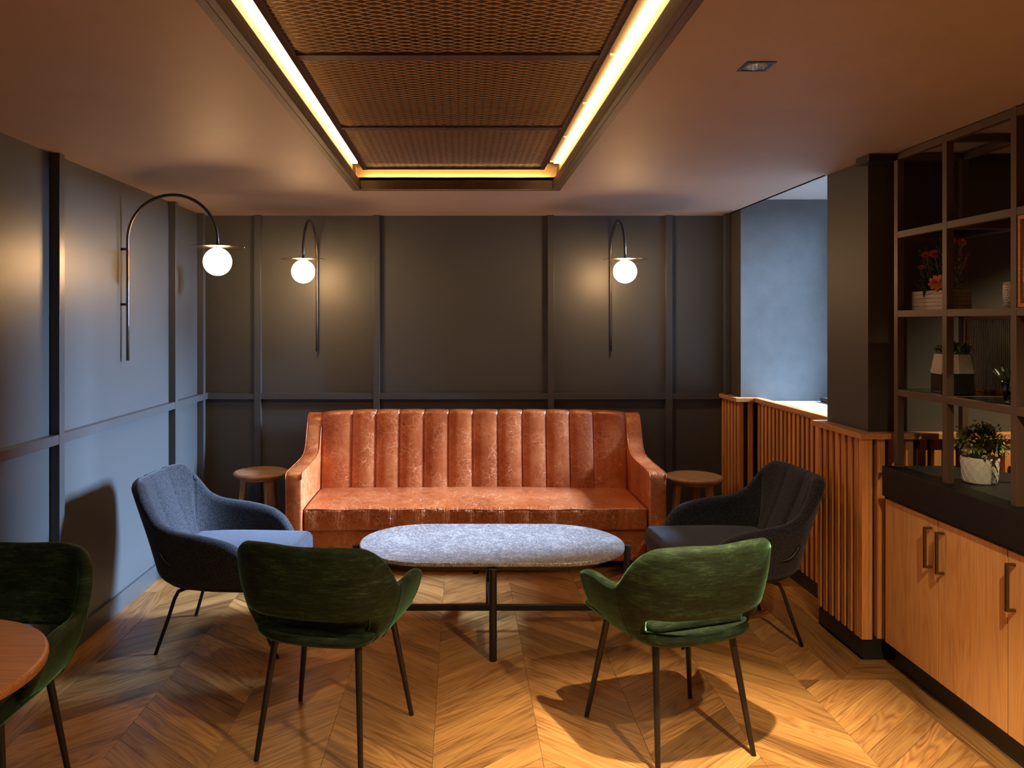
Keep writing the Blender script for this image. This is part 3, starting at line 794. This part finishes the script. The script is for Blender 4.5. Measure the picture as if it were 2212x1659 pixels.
# ---- green chair (local: faces +Y, origin on the floor below the seat centre)
def green_chair(label, loc, rot):
    t = thing('green_armchair', label, 'chair', loc, rot, 'green velvet tub chairs')
    plan = [(.300, .150, 0), (.302, .06, 0), (.296, -.05, 0), (.280, -.14, 0), (.245, -.215, 0), (.18, -.262, 0), (.09, -.280, 0), (0, -.285, 0)]
    plan = plan + [(-x, y, 0) for x, y, z in plan[-2::-1]]
    HK = [(0, .822), (.20, .826), (.34, .818), (.42, .79), (.50, .735), (.57, .675), (.62, .652), (.70, .646), (.85, .650), (.95, .642), (1, .628)]
    Hf = lambda q: keys(HK, abs(q))
    Bf = lambda q: keys([(0, .548), (.38, .548), (.44, .535), (.475, .50), (.50, .44), (.8, .445), (1, .468)], abs(q))
    Tf = lambda q: keys([(0, .046), (.5, .046), (.7, .040), (1, .036)], abs(q))
    def off(q, v):
        top = keys([(0, .020), (.45, .015), (.7, 0), (1, 0)], abs(q))
        bb = Bf(q); full_v = ((bb - .44) + v * (Hf(q) - bb)) / (Hf(q) - .44)       # taper is measured from the seat, not from the slot
        return top - (.082 * (1 - full_v) ** 1.9)
    bm, pts, N = shell(plan, 96, Hf, Bf, Tf, off, 14, .022)
    bm_obj('backrest', bm, VELVET, t, smooth=True, world=False)
    # seam where back and arm panels meet
    for s in (1, -1):
        i = int(48 + s * 48 * .60); n = N[i][0]; q = s * .60
        P = []
        for k in range(12):
            v = .02 + .96 * k / 11; w = pts[i] + n * (off(q, v) + Tf(q) / 2 + .0002); w.z = Bf(q) + v * (Hf(q) - Bf(q)); P.append(w)
        b2 = bmesh.new(); tube(b2, P, .0022, 6); bm_obj('seam', b2, VELVET, t, smooth=True, world=False)
    Hb = lambda q: keys([(0, .476), (.40, .478), (.52, .50)], abs(q)); Bb = lambda q: .432
    def offb(q, v):
        zz = Bb(q) + v * (Hb(q) - Bb(q)); fv = (zz - .44) / (Hf(q) - .44); return keys([(0, .020), (.45, .015), (.7, 0)], abs(q)) - (.082 * max(0, 1 - fv) ** 1.9) - .012 * (1 - v) ** 2
    bl, _, _ = shell(plan, 96, Hb, Bb, lambda q: .034, offb, 6, .02, None, .52)
    bm_obj('lower_back_band', bl, VELVET, t, smooth=True, world=False)
    # seat pan and cushion
    def pan(P):
        x, y, z = P
        k = (1 - .20 * max(0, -z / .035)); yy = y
        if z < 0: x *= 1 - .10 * (-z / .04); yy *= 1 - .08 * (-z / .04)
        e = max(0, abs(x) / .27) ** 4 ; e2 = max(0, -y / .26) ** 4
        if y < 0: x *= 1 - .16 * (y / .26) ** 2
        return (x, yy, z + .012 * (e + e2 * .8))
    b3 = bmesh.new(); rounded_box(b3, .50, .46, .055, .026, (0, .03, .452), 8, pan); bm_obj('seat', b3, VELVET, t, smooth=True, world=False)
    def cus(P):
        x, y, z = P
        if y < 0: x *= 1 - .14 * (y / .22) ** 2
        return (x, y, z + .010 * (1 - (x / .25) ** 2) * (1 - (y / .27) ** 2) if z > 0 else z)
    b3 = bmesh.new(); rounded_box(b3, .45, .44, .05, .022, (0, .035, .496), 8, cus); bm_obj('seat_cushion', b3, VELVET, t, smooth=True, world=False)
    for (fx, fy, tx, ty) in ((.205, -.228, .165, -.150), (-.205, -.228, -.165, -.150), (.248, .232, .185, .165), (-.248, .232, -.185, .165)):
        b4 = bmesh.new(); cone(b4, (fx, fy, 0), (tx, ty, .432), .0095, .0135, 18); bm_obj('leg', b4, STEEL, t, world=False, smooth=False)
        for p in t.children[-1].data.polygons: p.use_smooth = True
    return t
green_chair('brightly lit green velvet armchair seen from behind, right of the coffee table front', (.822, 3.080, 0), R(18.6))
green_chair('shaded green velvet armchair seen from behind, left of the coffee table front', (-.500, 3.066, 0), R(-14))
green_chair('green velvet armchair by the left wall, tucked to the round wooden table', (-1.568, 2.52, 0), R(180))

# ---- charcoal armchair (local: faces +Y)
def dark_chair(label, loc, rot):
    t = thing('charcoal_armchair', label, 'armchair', loc, rot, 'charcoal woven armchairs')
    plan = [(.325, .215, 0), (.338, .10, 0), (.338, -.03, 0), (.328, -.16, 0), (.308, -.27, 0), (.275, -.345, 0), (.20, -.392, 0), (.10, -.410, 0), (0, -.413, 0)]
    plan = plan + [(-x, y, 0) for x, y, z in plan[-2::-1]]
    HK = [(0, .836), (.20, .840), (.28, .836), (.34, .805), (.41, .725), (.47, .662), (.55, .630), (.72, .606), (.85, .578), (.93, .535), (.98, .48), (1, .45)]
    Hf = lambda q: keys(HK, abs(q)) - (.004 * math.exp(-((abs(q) - .115) / .03) ** 2))
    Bf = lambda q: .318
    Tf = lambda q: keys([(0, .075), (.3, .072), (.45, .066), (.7, .075), (1, .07)], abs(q))
    def off(q, v):
        lean = keys([(0, .225), (.25, .205), (.45, .10), (.7, .05), (1, .04)], abs(q)); under = .07 * max(0, 1 - v / .22) ** 2
        return .022 - lean * (1 - v) ** 1.15 - under
    def groove(q, v):
        g = 0
        for q0 in (.115, .36): g += .009 * math.exp(-((abs(q) - q0) / .009) ** 2)
        g -= .010 * math.exp(-((abs(q)) / .10) ** 4)
        return g if .05 < v < .97 else g * .4
    bm, pts, N = shell(plan, 150, Hf, Bf, Tf, off, 20, .032, groove)
    bm_obj('backrest', bm, WEAVE, t, smooth=True, world=False)
    def cus(P):
        x, y, z = P
        if y < -.05: x *= 1 - .22 * ((y + .05) / .28) ** 2
        z2 = z + (.014 * (1 - (x / .3) ** 2) * (1 - (y / .36) ** 2) if z > 0 else 0)
        return (x, y, z2)
    b3 = bmesh.new(); rounded_box(b3, .555, .64, .125, .040, (0, .030, .412), 10, cus); bm_obj('seat_cushion', b3, WEAVE, t, smooth=True, world=False)
    def bas(P):
        x, y, z = P; k = 1 - .12 * max(0, -z / .035)
        if y < 0: x *= 1 - .25 * (y / .30) ** 2
        return (x * k, y * k, z)
    b3 = bmesh.new(); rounded_box(b3, .60, .56, .065, .030, (0, .03, .338), 8, bas); bm_obj('seat_base', b3, WEAVE, t, smooth=True, world=False)
    for s in (1, -1):
        b4 = bmesh.new(); tube(b4, [(s * .20, -.10, .312), (s * .205, -.17, .308), (s * .212, -.205, .295), (s * .218, -.222, .26), (s * .232, -.25, .16), (s * .252, -.302, 0)], .009, 12); bm_obj('leg', b4, STEEL, t, smooth=True, world=False)
        xo = .355
        P = [(s * .338, -.25, .53), (s * .345, -.21, .475), (s * .347, -.14, .452), (s * .347, .0, .452), (s * .343, .08, .448), (s * .335, .13, .425), (s * .322, .165, .375), (s * .305, .185, .315), (s * .30, .20, .27), (s * .285, .245, .14), (s * .262, .302, 0)]
        cp, _ = catmull(P, 40); b4 = bmesh.new(); tube(b4, cp, .008, 10); bm_obj('leg', b4, STEEL, t, smooth=True, world=False)
    return t
dark_chair('charcoal woven armchair by the left wall, facing the coffee table', (-1.167, 4.052, 0), R(-93))
dark_chair('charcoal woven armchair by the slatted column, facing the coffee table', (1.382, 4.150, 0), R(92.3))

# ---- round wooden table at the left edge
wt = thing('round_table', 'round orange wood table at the left edge of the photo', 'table', (-1.437, 1.97, 0))
bm = bmesh.new(); lathe(bm, [(0, .712), (.350, .712), (.358, .716), (.360, .724), (.360, .732), (.357, .738), (.350, .740), (0, .740)], (-1.437, 1.97, 0), 72); bm_obj('tabletop', bm, TABLEW, wt)
bm = bmesh.new(); cone(bm, (-1.437, 1.97, .012), (-1.437, 1.97, .712), .028, .028, 24); bm_obj('pedestal', bm, STEEL, wt, smooth=False)
bm = bmesh.new(); lathe(bm, [(0, 0), (.20, 0), (.20, .008), (.05, .020), (0, .020)], (-1.437, 1.97, 0), 40); bm_obj('base', bm, STEEL, wt)

# ------------------------------------------------------------------ cabinet, counter, shelving
cab = thing('sideboard', 'low oak sideboard with flush doors and bow handles under the black counter', 'cabinet', (2.2, 2.9, 0))
ysd = [3.690, 3.279, 2.862, 2.447, 2.035, 1.62]
bm_obj('carcass', boxbm(2.007, 2.42, ysd[-1], 3.688, .113, .80), BLACKW, cab)
bm_obj('plinth', boxbm(2.035, 2.40, ysd[-1], 3.688, 0, .113), BLACKW, cab)
def handle(parent, y, z0, z1):
    bm = bmesh.new(); x1 = 1.987; w = .0065
    box(bm, x1 - .034, x1 - .024, y - w, y + w, z0, z1)
    box(bm, x1 - .0245, x1, y - w, y + w, z0, z0 + .010); box(bm, x1 - .0245, x1, y - w, y + w, z1 - .010, z1)
    o = bm_obj('handle', bm, HANDLE, parent, bevel=.0015)
for i in range(5):
    y1, y0 = ysd[i] - .003, ysd[i + 1] + .003
    if i == 0: y1 = 3.686
    d = bm_obj('door', boxbm(1.987, 2.006, y0, y1, .115, .785), DOORW, cab, bevel=.001)
    hy = {0: y0 + .042, 1: y1 - .036, 2: y1 - .036, 3: y0 + .042, 4: y1 - .036}[i]
    handle(d, hy, .574, .748)
ct = bm_obj('counter', boxbm(1.970, 2.44, 1.60, 3.684, .801, .940), COUNTER, None, bevel=.002)
tag(ct, 'thick black counter on the oak sideboard', 'counter')
hd = bm_obj('header_board', boxbm(1.905, 2.9, 3.674, 3.799, 2.365, 2.3995), BLACKW, None); tag(hd, 'black header board on the ceiling above the shelf frame, beside the column', 'board')

sh = thing('shelving_frame', 'tall steel grid shelf standing on the black counter', 'shelf', (2.17, 2.9, .94))
TB = .030; XF = 2.02; XBk = 2.32
posts = [3.657, 3.289, 2.878, 2.47, 2.06, 1.66]
lev = [.94, 1.272, 1.636, 2.001, 2.365]
for x in (XF, XBk):
    for y in posts: bm_obj('post', boxbm(x, x + TB, y - TB / 2, y + TB / 2, .9405, ZC - .001 if y < 3.5 else 2.364), FRAME, sh, bevel=.001)
    for z in lev[1:]:
        for a, b in zip(posts, posts[1:]): bm_obj('rail', boxbm(x + .0005, x + TB - .0005, b + TB / 2, a - TB / 2, z, z + TB), FRAME, sh, bevel=.001)
for z in lev[1:]:
    for y in posts: bm_obj('cross_rail', boxbm(XF + TB, XBk, y - TB / 2 + .0005, y + TB / 2 - .0005, z, z + TB), FRAME, sh, bevel=.001)
SHZ = {}
for z in lev[1:4]:
    for a, b in zip(posts, posts[1:]):
        bm_obj('glass_shelf', boxbm(XF + TB + .001, XBk - .001, b + TB / 2 + .001, a - TB / 2 - .001, z + TB - .008, z + TB), DGLASS, sh)
Z1 = lev[1] + TB; Z2 = lev[2] + TB

def fluted(label, x, y0, y1, z0, z1):
    t = thing('fluted_panel', label, 'glass panel', (x, (y0 + y1) / 2, z0), 0, 'fluted glass panels in the shelf')
    w = .014; d = .024
    for a in ((y0, y1, z1 - w, z1), (y0, y1, z0, z0 + w), (y0, y0 + w, z0 + w, z1 - w), (y1 - w, y1, z0 + w, z1 - w)):
        bm_obj('frame_rail', boxbm(x, x + d, a[0], a[1], a[2], a[3]), CEDARH, t, bevel=.001)
    n = 26; bm = bmesh.new(); rows = []
    ya, yb = y0 + w, y1 - w
    prof = []
    for i in range(n):
        for k in range(6):
            th = pi * k / 6; prof.append((x + .010 - .004 * sin(th), ya + (yb - ya) * (i + k / 6) / n))
    prof.append((x + .010, yb)); prof += [(x + .014, yb), (x + .014, ya)]
    A = [(px, py, z0 + w) for px, py in prof]; B = [(px, py, z1 - w) for px, py in prof]
    grid(bm, [A, B], closed_v=True, cap_ends=True); bm_obj('fluted_glass', bm, FLUTE, t)
fluted('wood framed fluted glass pane at the back of the shelf beside the two tone planter', XBk + .003, 3.289 + TB / 2 + .001, 3.657 - TB / 2 - .001, Z1 + .001, lev[2] - .001)
fluted('wood framed fluted glass pane in the shelf front at the right edge of the photo', XF + .003, 2.47 + TB / 2 + .001, 2.878 - TB / 2 - .001, Z2 + .001, lev[3] - .001)

# ------------------------------------------------------------------ things on the shelves
def leafblade(bm, p, d, up, L, w, bend=.3):
    d = d.normalized(); s = d.cross(up).normalized() if d.cross(up).length > 1e-4 else Vector((1, 0, 0)); prev = None
    nrm = s.cross(d)
    for k, (t, ww) in enumerate(((0, .25), (.35, 1), (.7, .8), (1, .05))):
        c = p + d * (L * t) - nrm * (bend * L * t * t)
        a = bm.verts.new(c + s * w * ww * .5); b = bm.verts.new(c - s * w * ww * .5)
        if prev: bm.faces.new((prev[0], a, b, prev[1]))
        prev = (a, b)
def rv(z0=0.0, z1=1.0):
    a = random.uniform(0, 2 * pi); z = random.uniform(z0, z1); r = sqrt(max(0, 1 - z * z)); return Vector((r * cos(a), r * sin(a), z))
# flower planter
PX0, PX1, PY0, PY1 = 2.085, 2.165, 3.335, 3.640
pl = thing('flower_planter', 'whitewashed wooden box of artificial roses and lavender on the upper shelf', 'planter', ((PX0 + PX1) / 2, (PY0 + PY1) / 2, Z2))
for k in range(5):
    z = Z2 + .001 + k * .0172
    for (x0, x1, y0, y1) in ((PX0, PX0 + .007, PY0, PY1), (PX1 - .007, PX1, PY0, PY1), (PX0 + .007, PX1 - .007, PY0, PY0 + .007), (PX0 + .007, PX1 - .007, PY1 - .007, PY1)):
        bm_obj('board', boxbm(x0, x1, y0, y1, z, z + .0160), WHITEWASH, pl, bevel=.0008)
bm_obj('soil', boxbm(PX0 + .0075, PX1 - .0075, PY0 + .0075, PY1 - .0075, Z2 + .002, Z2 + .078), SOIL, pl)
zt0 = Z2 + .078; bm = bmesh.new()
for k in range(420):
    y = random.uniform(PY0 + .02, PY1 - .02); x = random.uniform(PX0 + .015, PX1 - .015); h = random.random() ** 1.2 * .21
    leafblade(bm, Vector((x, y, zt0 + h * .9)), Vector((random.uniform(-1, 1), random.uniform(-1, 1), random.uniform(-.1, 1.1))), Vector((0, 0, 1)), random.uniform(.03, .06), .007)
for k in range(24):
    y = random.uniform(PY0, PY1); leafblade(bm, Vector((random.uniform(PX0, PX1), y, zt0 + .01)), Vector((random.uniform(-1, .3), random.uniform(-1, 1), random.uniform(-.3, .2))), Vector((0, 0, 1)), .075, .012)
bm_obj('foliage', bm, LEAF2, pl)
def blossom(name, p, r, mat, face=Vector((-.5, -1, .4)), layers=3, eye=True):
    face = face.normalized(); bm = bmesh.new(); a = face.orthogonal().normalized(); b = face.cross(a)
    for L in range(layers):
        n = 9 - L; rr = r * (1 - .26 * L)
        for i in range(n):
            th = 2 * pi * (i + .4 * L) / n; d = (a * cos(th) + b * sin(th)); s = face.cross(d)
            base = p + face * (.003 * L); tip = base + d * rr + face * (rr * (.15 + .45 * L))
            m1 = base + d * rr * .6 + face * (rr * (.05 + .28 * L))
            v = [bm.verts.new(base), bm.verts.new(m1 + s * rr * .34), bm.verts.new(tip + s * rr * .16), bm.verts.new(tip - s * rr * .16), bm.verts.new(m1 - s * rr * .34)]
            bm.faces.new(v)
    o = bm_obj(name, bm, mat, pl)
    if eye:
        bm = bmesh.new(); bmesh.ops.create_icosphere(bm, subdivisions=2, radius=r * .22, matrix=Matrix.Translation(p + face * r * .25)); bm_obj('flower_eye', bm, YELL, o, smooth=True)
def stem(p0, p1, r=.0016, mat=LEAF):
    bm = bmesh.new(); m = (Vector(p0) + Vector(p1)) / 2 + Vector((random.uniform(-.01, .01), random.uniform(-.012, .012), .005)); cp, _ = catmull([p0, tuple(m), p1], 8); tube(bm, cp, r, 6); bm_obj('stem', bm, mat, pl)
xc = (PX0 + PX1) / 2
for (y, z, r, dx) in ((3.565, 1.915, .018, -.02), (3.50, 1.915, .021, -.02), (3.405, 1.965, .015, .0), (3.355, 1.952, .018, .01), (3.60, 1.862, .012, -.02), (3.395, 1.868, .010, .0)):
    p = Vector((xc + dx, y, z)); stem((xc, y + random.uniform(-.04, .04), zt0), tuple(p)); blossom('daisy', p, r, PETAL_P)
rp = Vector((PX0 - .005, 3.435, Z2 + .118)); stem((xc, 3.44, zt0), tuple(rp), .003)
blossom('rose', rp, .036, PETAL_O, Vector((-.8, -.7, .35)), 5, False)
for (y, z, tx, ty) in ((3.615, 1.945, -.02, .03), (3.585, 1.95, -.01, .01), (3.345, 1.92, .0, -.02), (3.31, 1.905, .01, -.05), (3.355, 1.84, 0, -.01)):
    top = Vector((xc + tx, y, z)); bot = Vector((xc, (y + 3.46) / 2, zt0)); stem(tuple(bot), tuple(top), .0014, LEAF2); bm = bmesh.new()
    for k in range(70):
        t = k / 70; p = top.lerp(bot, t * .42); d = rv(-.1, .8); leafblade(bm, p, d, Vector((0, 0, 1)), .011 + .006 * t, .006)
    bm_obj('lavender_spike', bm, LAVEN, pl)

# embossed vase
vz = thing('embossed_vase', 'small white embossed ceramic vase on the upper shelf beside the post', 'vase', (2.135, 3.035, Z2))
bm = bmesh.new(); lathe(bm, [(0, .001), (.032, .001), (.036, .02), (.038, .05), (.038, .085), (.036, .101), (.033, .101), (.034, .05), (.030, .01), (0, .01)], (2.135, 3.035, Z2), 40); bm_obj('body', bm, CERAM, vz, smooth=True)
bm = bmesh.new()
for j in range(9):
    for i in range(22):
        th = 2 * pi * (i + .5 * (j % 2)) / 22; z = .012 + j * .0098; bmesh.ops.create_icosphere(bm, subdivisions=1, radius=.0028, matrix=Matrix.Translation((2.135 + .0378 * cos(th), 3.035 + .0378 * sin(th), Z2 + z)))
bm_obj('relief_beads', bm, CERAM, vz)['kind'] = 'stuff'

# two tone planter
TP = (2.150, 3.44, Z1); tp = thing('two_tone_planter', 'wide planter with pale concrete top and dark base, leafy succulent, middle shelf', 'planter', TP)
def octring(r, z, n=8, ry=.8): return [(TP[0] + r * ry * cos(2 * pi * (i + .5) / n), TP[1] + r * 1.0 * sin(2 * pi * (i + .5) / n), TP[2] + z) for i in range(n)]
bm = bmesh.new(); grid(bm, [octring(.100, .0005), octring(.100, .089)], closed_v=True, cap_ends=True); bm_obj('dark_base', bm, DARKPOT, tp, bevel=.003)
bm = bmesh.new(); grid(bm, [octring(.101, .0895), octring(.101, .103), octring(.098, .106), octring(.084, .172), octring(.078, .172), octring(.080, .150)], closed_v=True, cap_ends=True); bm_obj('pale_top', bm, CONCR, tp, bevel=.001)
bm = bmesh.new()
for k in range(150):
    a = random.uniform(0, 2 * pi); r = random.random() ** .5 * .075; c = Vector((TP[0] + r * .8 * cos(a), TP[1] + r * sin(a), TP[2] + .166 + random.random() * .035))
    d = Vector((cos(a) * r * 8 + random.uniform(-.5, .5), sin(a) * r * 8 + random.uniform(-.5, .5), random.uniform(.2, 1.2))); leafblade(bm, c, d, Vector((0, 0, 1)), random.uniform(.022, .04), .013, .15)
bm_obj('foliage', bm, LEAF, tp)

# glass tumbler with aloe
GT = (2.125, 3.035, Z1); gt = thing('glass_tumbler', 'clear glass tumbler holding a small spiky aloe, middle shelf', 'glass', GT)
bm = bmesh.new(); lathe(bm, [(0, .0005), (.026, .0005), (.042, .118), (.040, .118), (.0245, .008), (0, .008)], GT, 40); bm_obj('tumbler', bm, GLASS, gt, smooth=True)
bm = bmesh.new()
for k in range(13):
    a = 2 * pi * k / 13; leafblade(bm, Vector((GT[0] + .006 * cos(a), GT[1] + .006 * sin(a), GT[2] + .05)), Vector((.65 * cos(a), .65 * sin(a), 1.0)), Vector((0, 0, 1)), random.uniform(.09, .12), .018, .1)
bm_obj('aloe', bm, LEAF2, gt)

# potted bush on the counter
PB = (2.175, 3.30, .9405); pb = thing('potted_bush', 'round leafy artificial bush in a white pot with diamond relief on the black counter', 'potted plant', PB)
bm = bmesh.new(); lathe(bm, [(0, 0), (.058, 0), (.062, .006), (.0705, .104), (.069, .108), (.065, .108), (.062, .095), (0, .095)], PB, 48); bm_obj('pot', bm, CERAM, pb, smooth=True)
bm = bmesh.new()
for s in (1, -1):
    for k in range(14):
        P = []
        for i in range(13):
            t = i / 12; z = .008 + .092 * t; r = .0624 + .0083 * (z - .006) / .098 + .0004; th = 2 * pi * k / 14 + s * 1.0 * t
            P.append((PB[0] + r * cos(th), PB[1] + r * sin(th), PB[2] + z))
        tube(bm, P, .0011, 4)
bm_obj('diamond_relief', bm, CERAM, pb)
bm = bmesh.new(); b2 = bmesh.new(); ctr = Vector((PB[0], PB[1], PB[2] + .165))
for k in range(190):
    d = rv(-.45, 1); p = ctr + Vector((d.x * .095, d.y * .095, d.z * .080)) * random.uniform(.75, 1.08)
    q = ctr + Vector((0, 0, -.06)); 
    for j in range(5): leafblade(bm, p - d * .02, (d + rv(-1, 1) * .9), Vector((0, 0, 1)), random.uniform(.016, .026), .009)
    if k % 3 != 2:
        for j in range(5): leafblade(b2, p + d * .006, (d + rv(-1, 1) * .9), Vector((0, 0, 1)), .014, .007)
for k in range(16):
    d = rv(-.1, 1); tube(bm, [tuple(Vector((PB[0], PB[1], PB[2] + .09))), tuple(ctr + d * .07)], .0014, 5)
bm_obj('foliage', bm, LEAF, pb); bm_obj('leaf_tips', b2, LEAFY, pb)['kind'] = 'stuff'

# bench behind the shelving, and pad on the window sill
bn = thing('upholstered_bench', 'rust velvet bench seen behind the black counter under the slatted wall', 'bench', (2.95, 3.45, 0))
bm = bmesh.new(); rounded_box(bm, .80, .10, .50, .035, (2.93, 3.62, .71), 6); bm_obj('back', bm, RUST, bn, smooth=True)
bm = bmesh.new(); rounded_box(bm, .80, .45, .12, .04, (2.93, 3.35, .40), 6); bm_obj('seat', bm, RUST, bn, smooth=True)
bm_obj('base', boxbm(2.56, 3.30, 3.16, 3.65, 0, .345), BLACKW, bn); bm_obj('back_support', boxbm(2.60, 3.26, 3.60, 3.64, .34, .50), BLACKW, bn)
bm = bmesh.new(); rounded_box(bm, .45, .30, .03, .012, (2.72, 5.33, 1.0715), 4); o = bm_obj('sill_pad', bm, PADM, None, smooth=True); tag(o, 'flat black pad lying on the window sill in the bay', 'cushion')
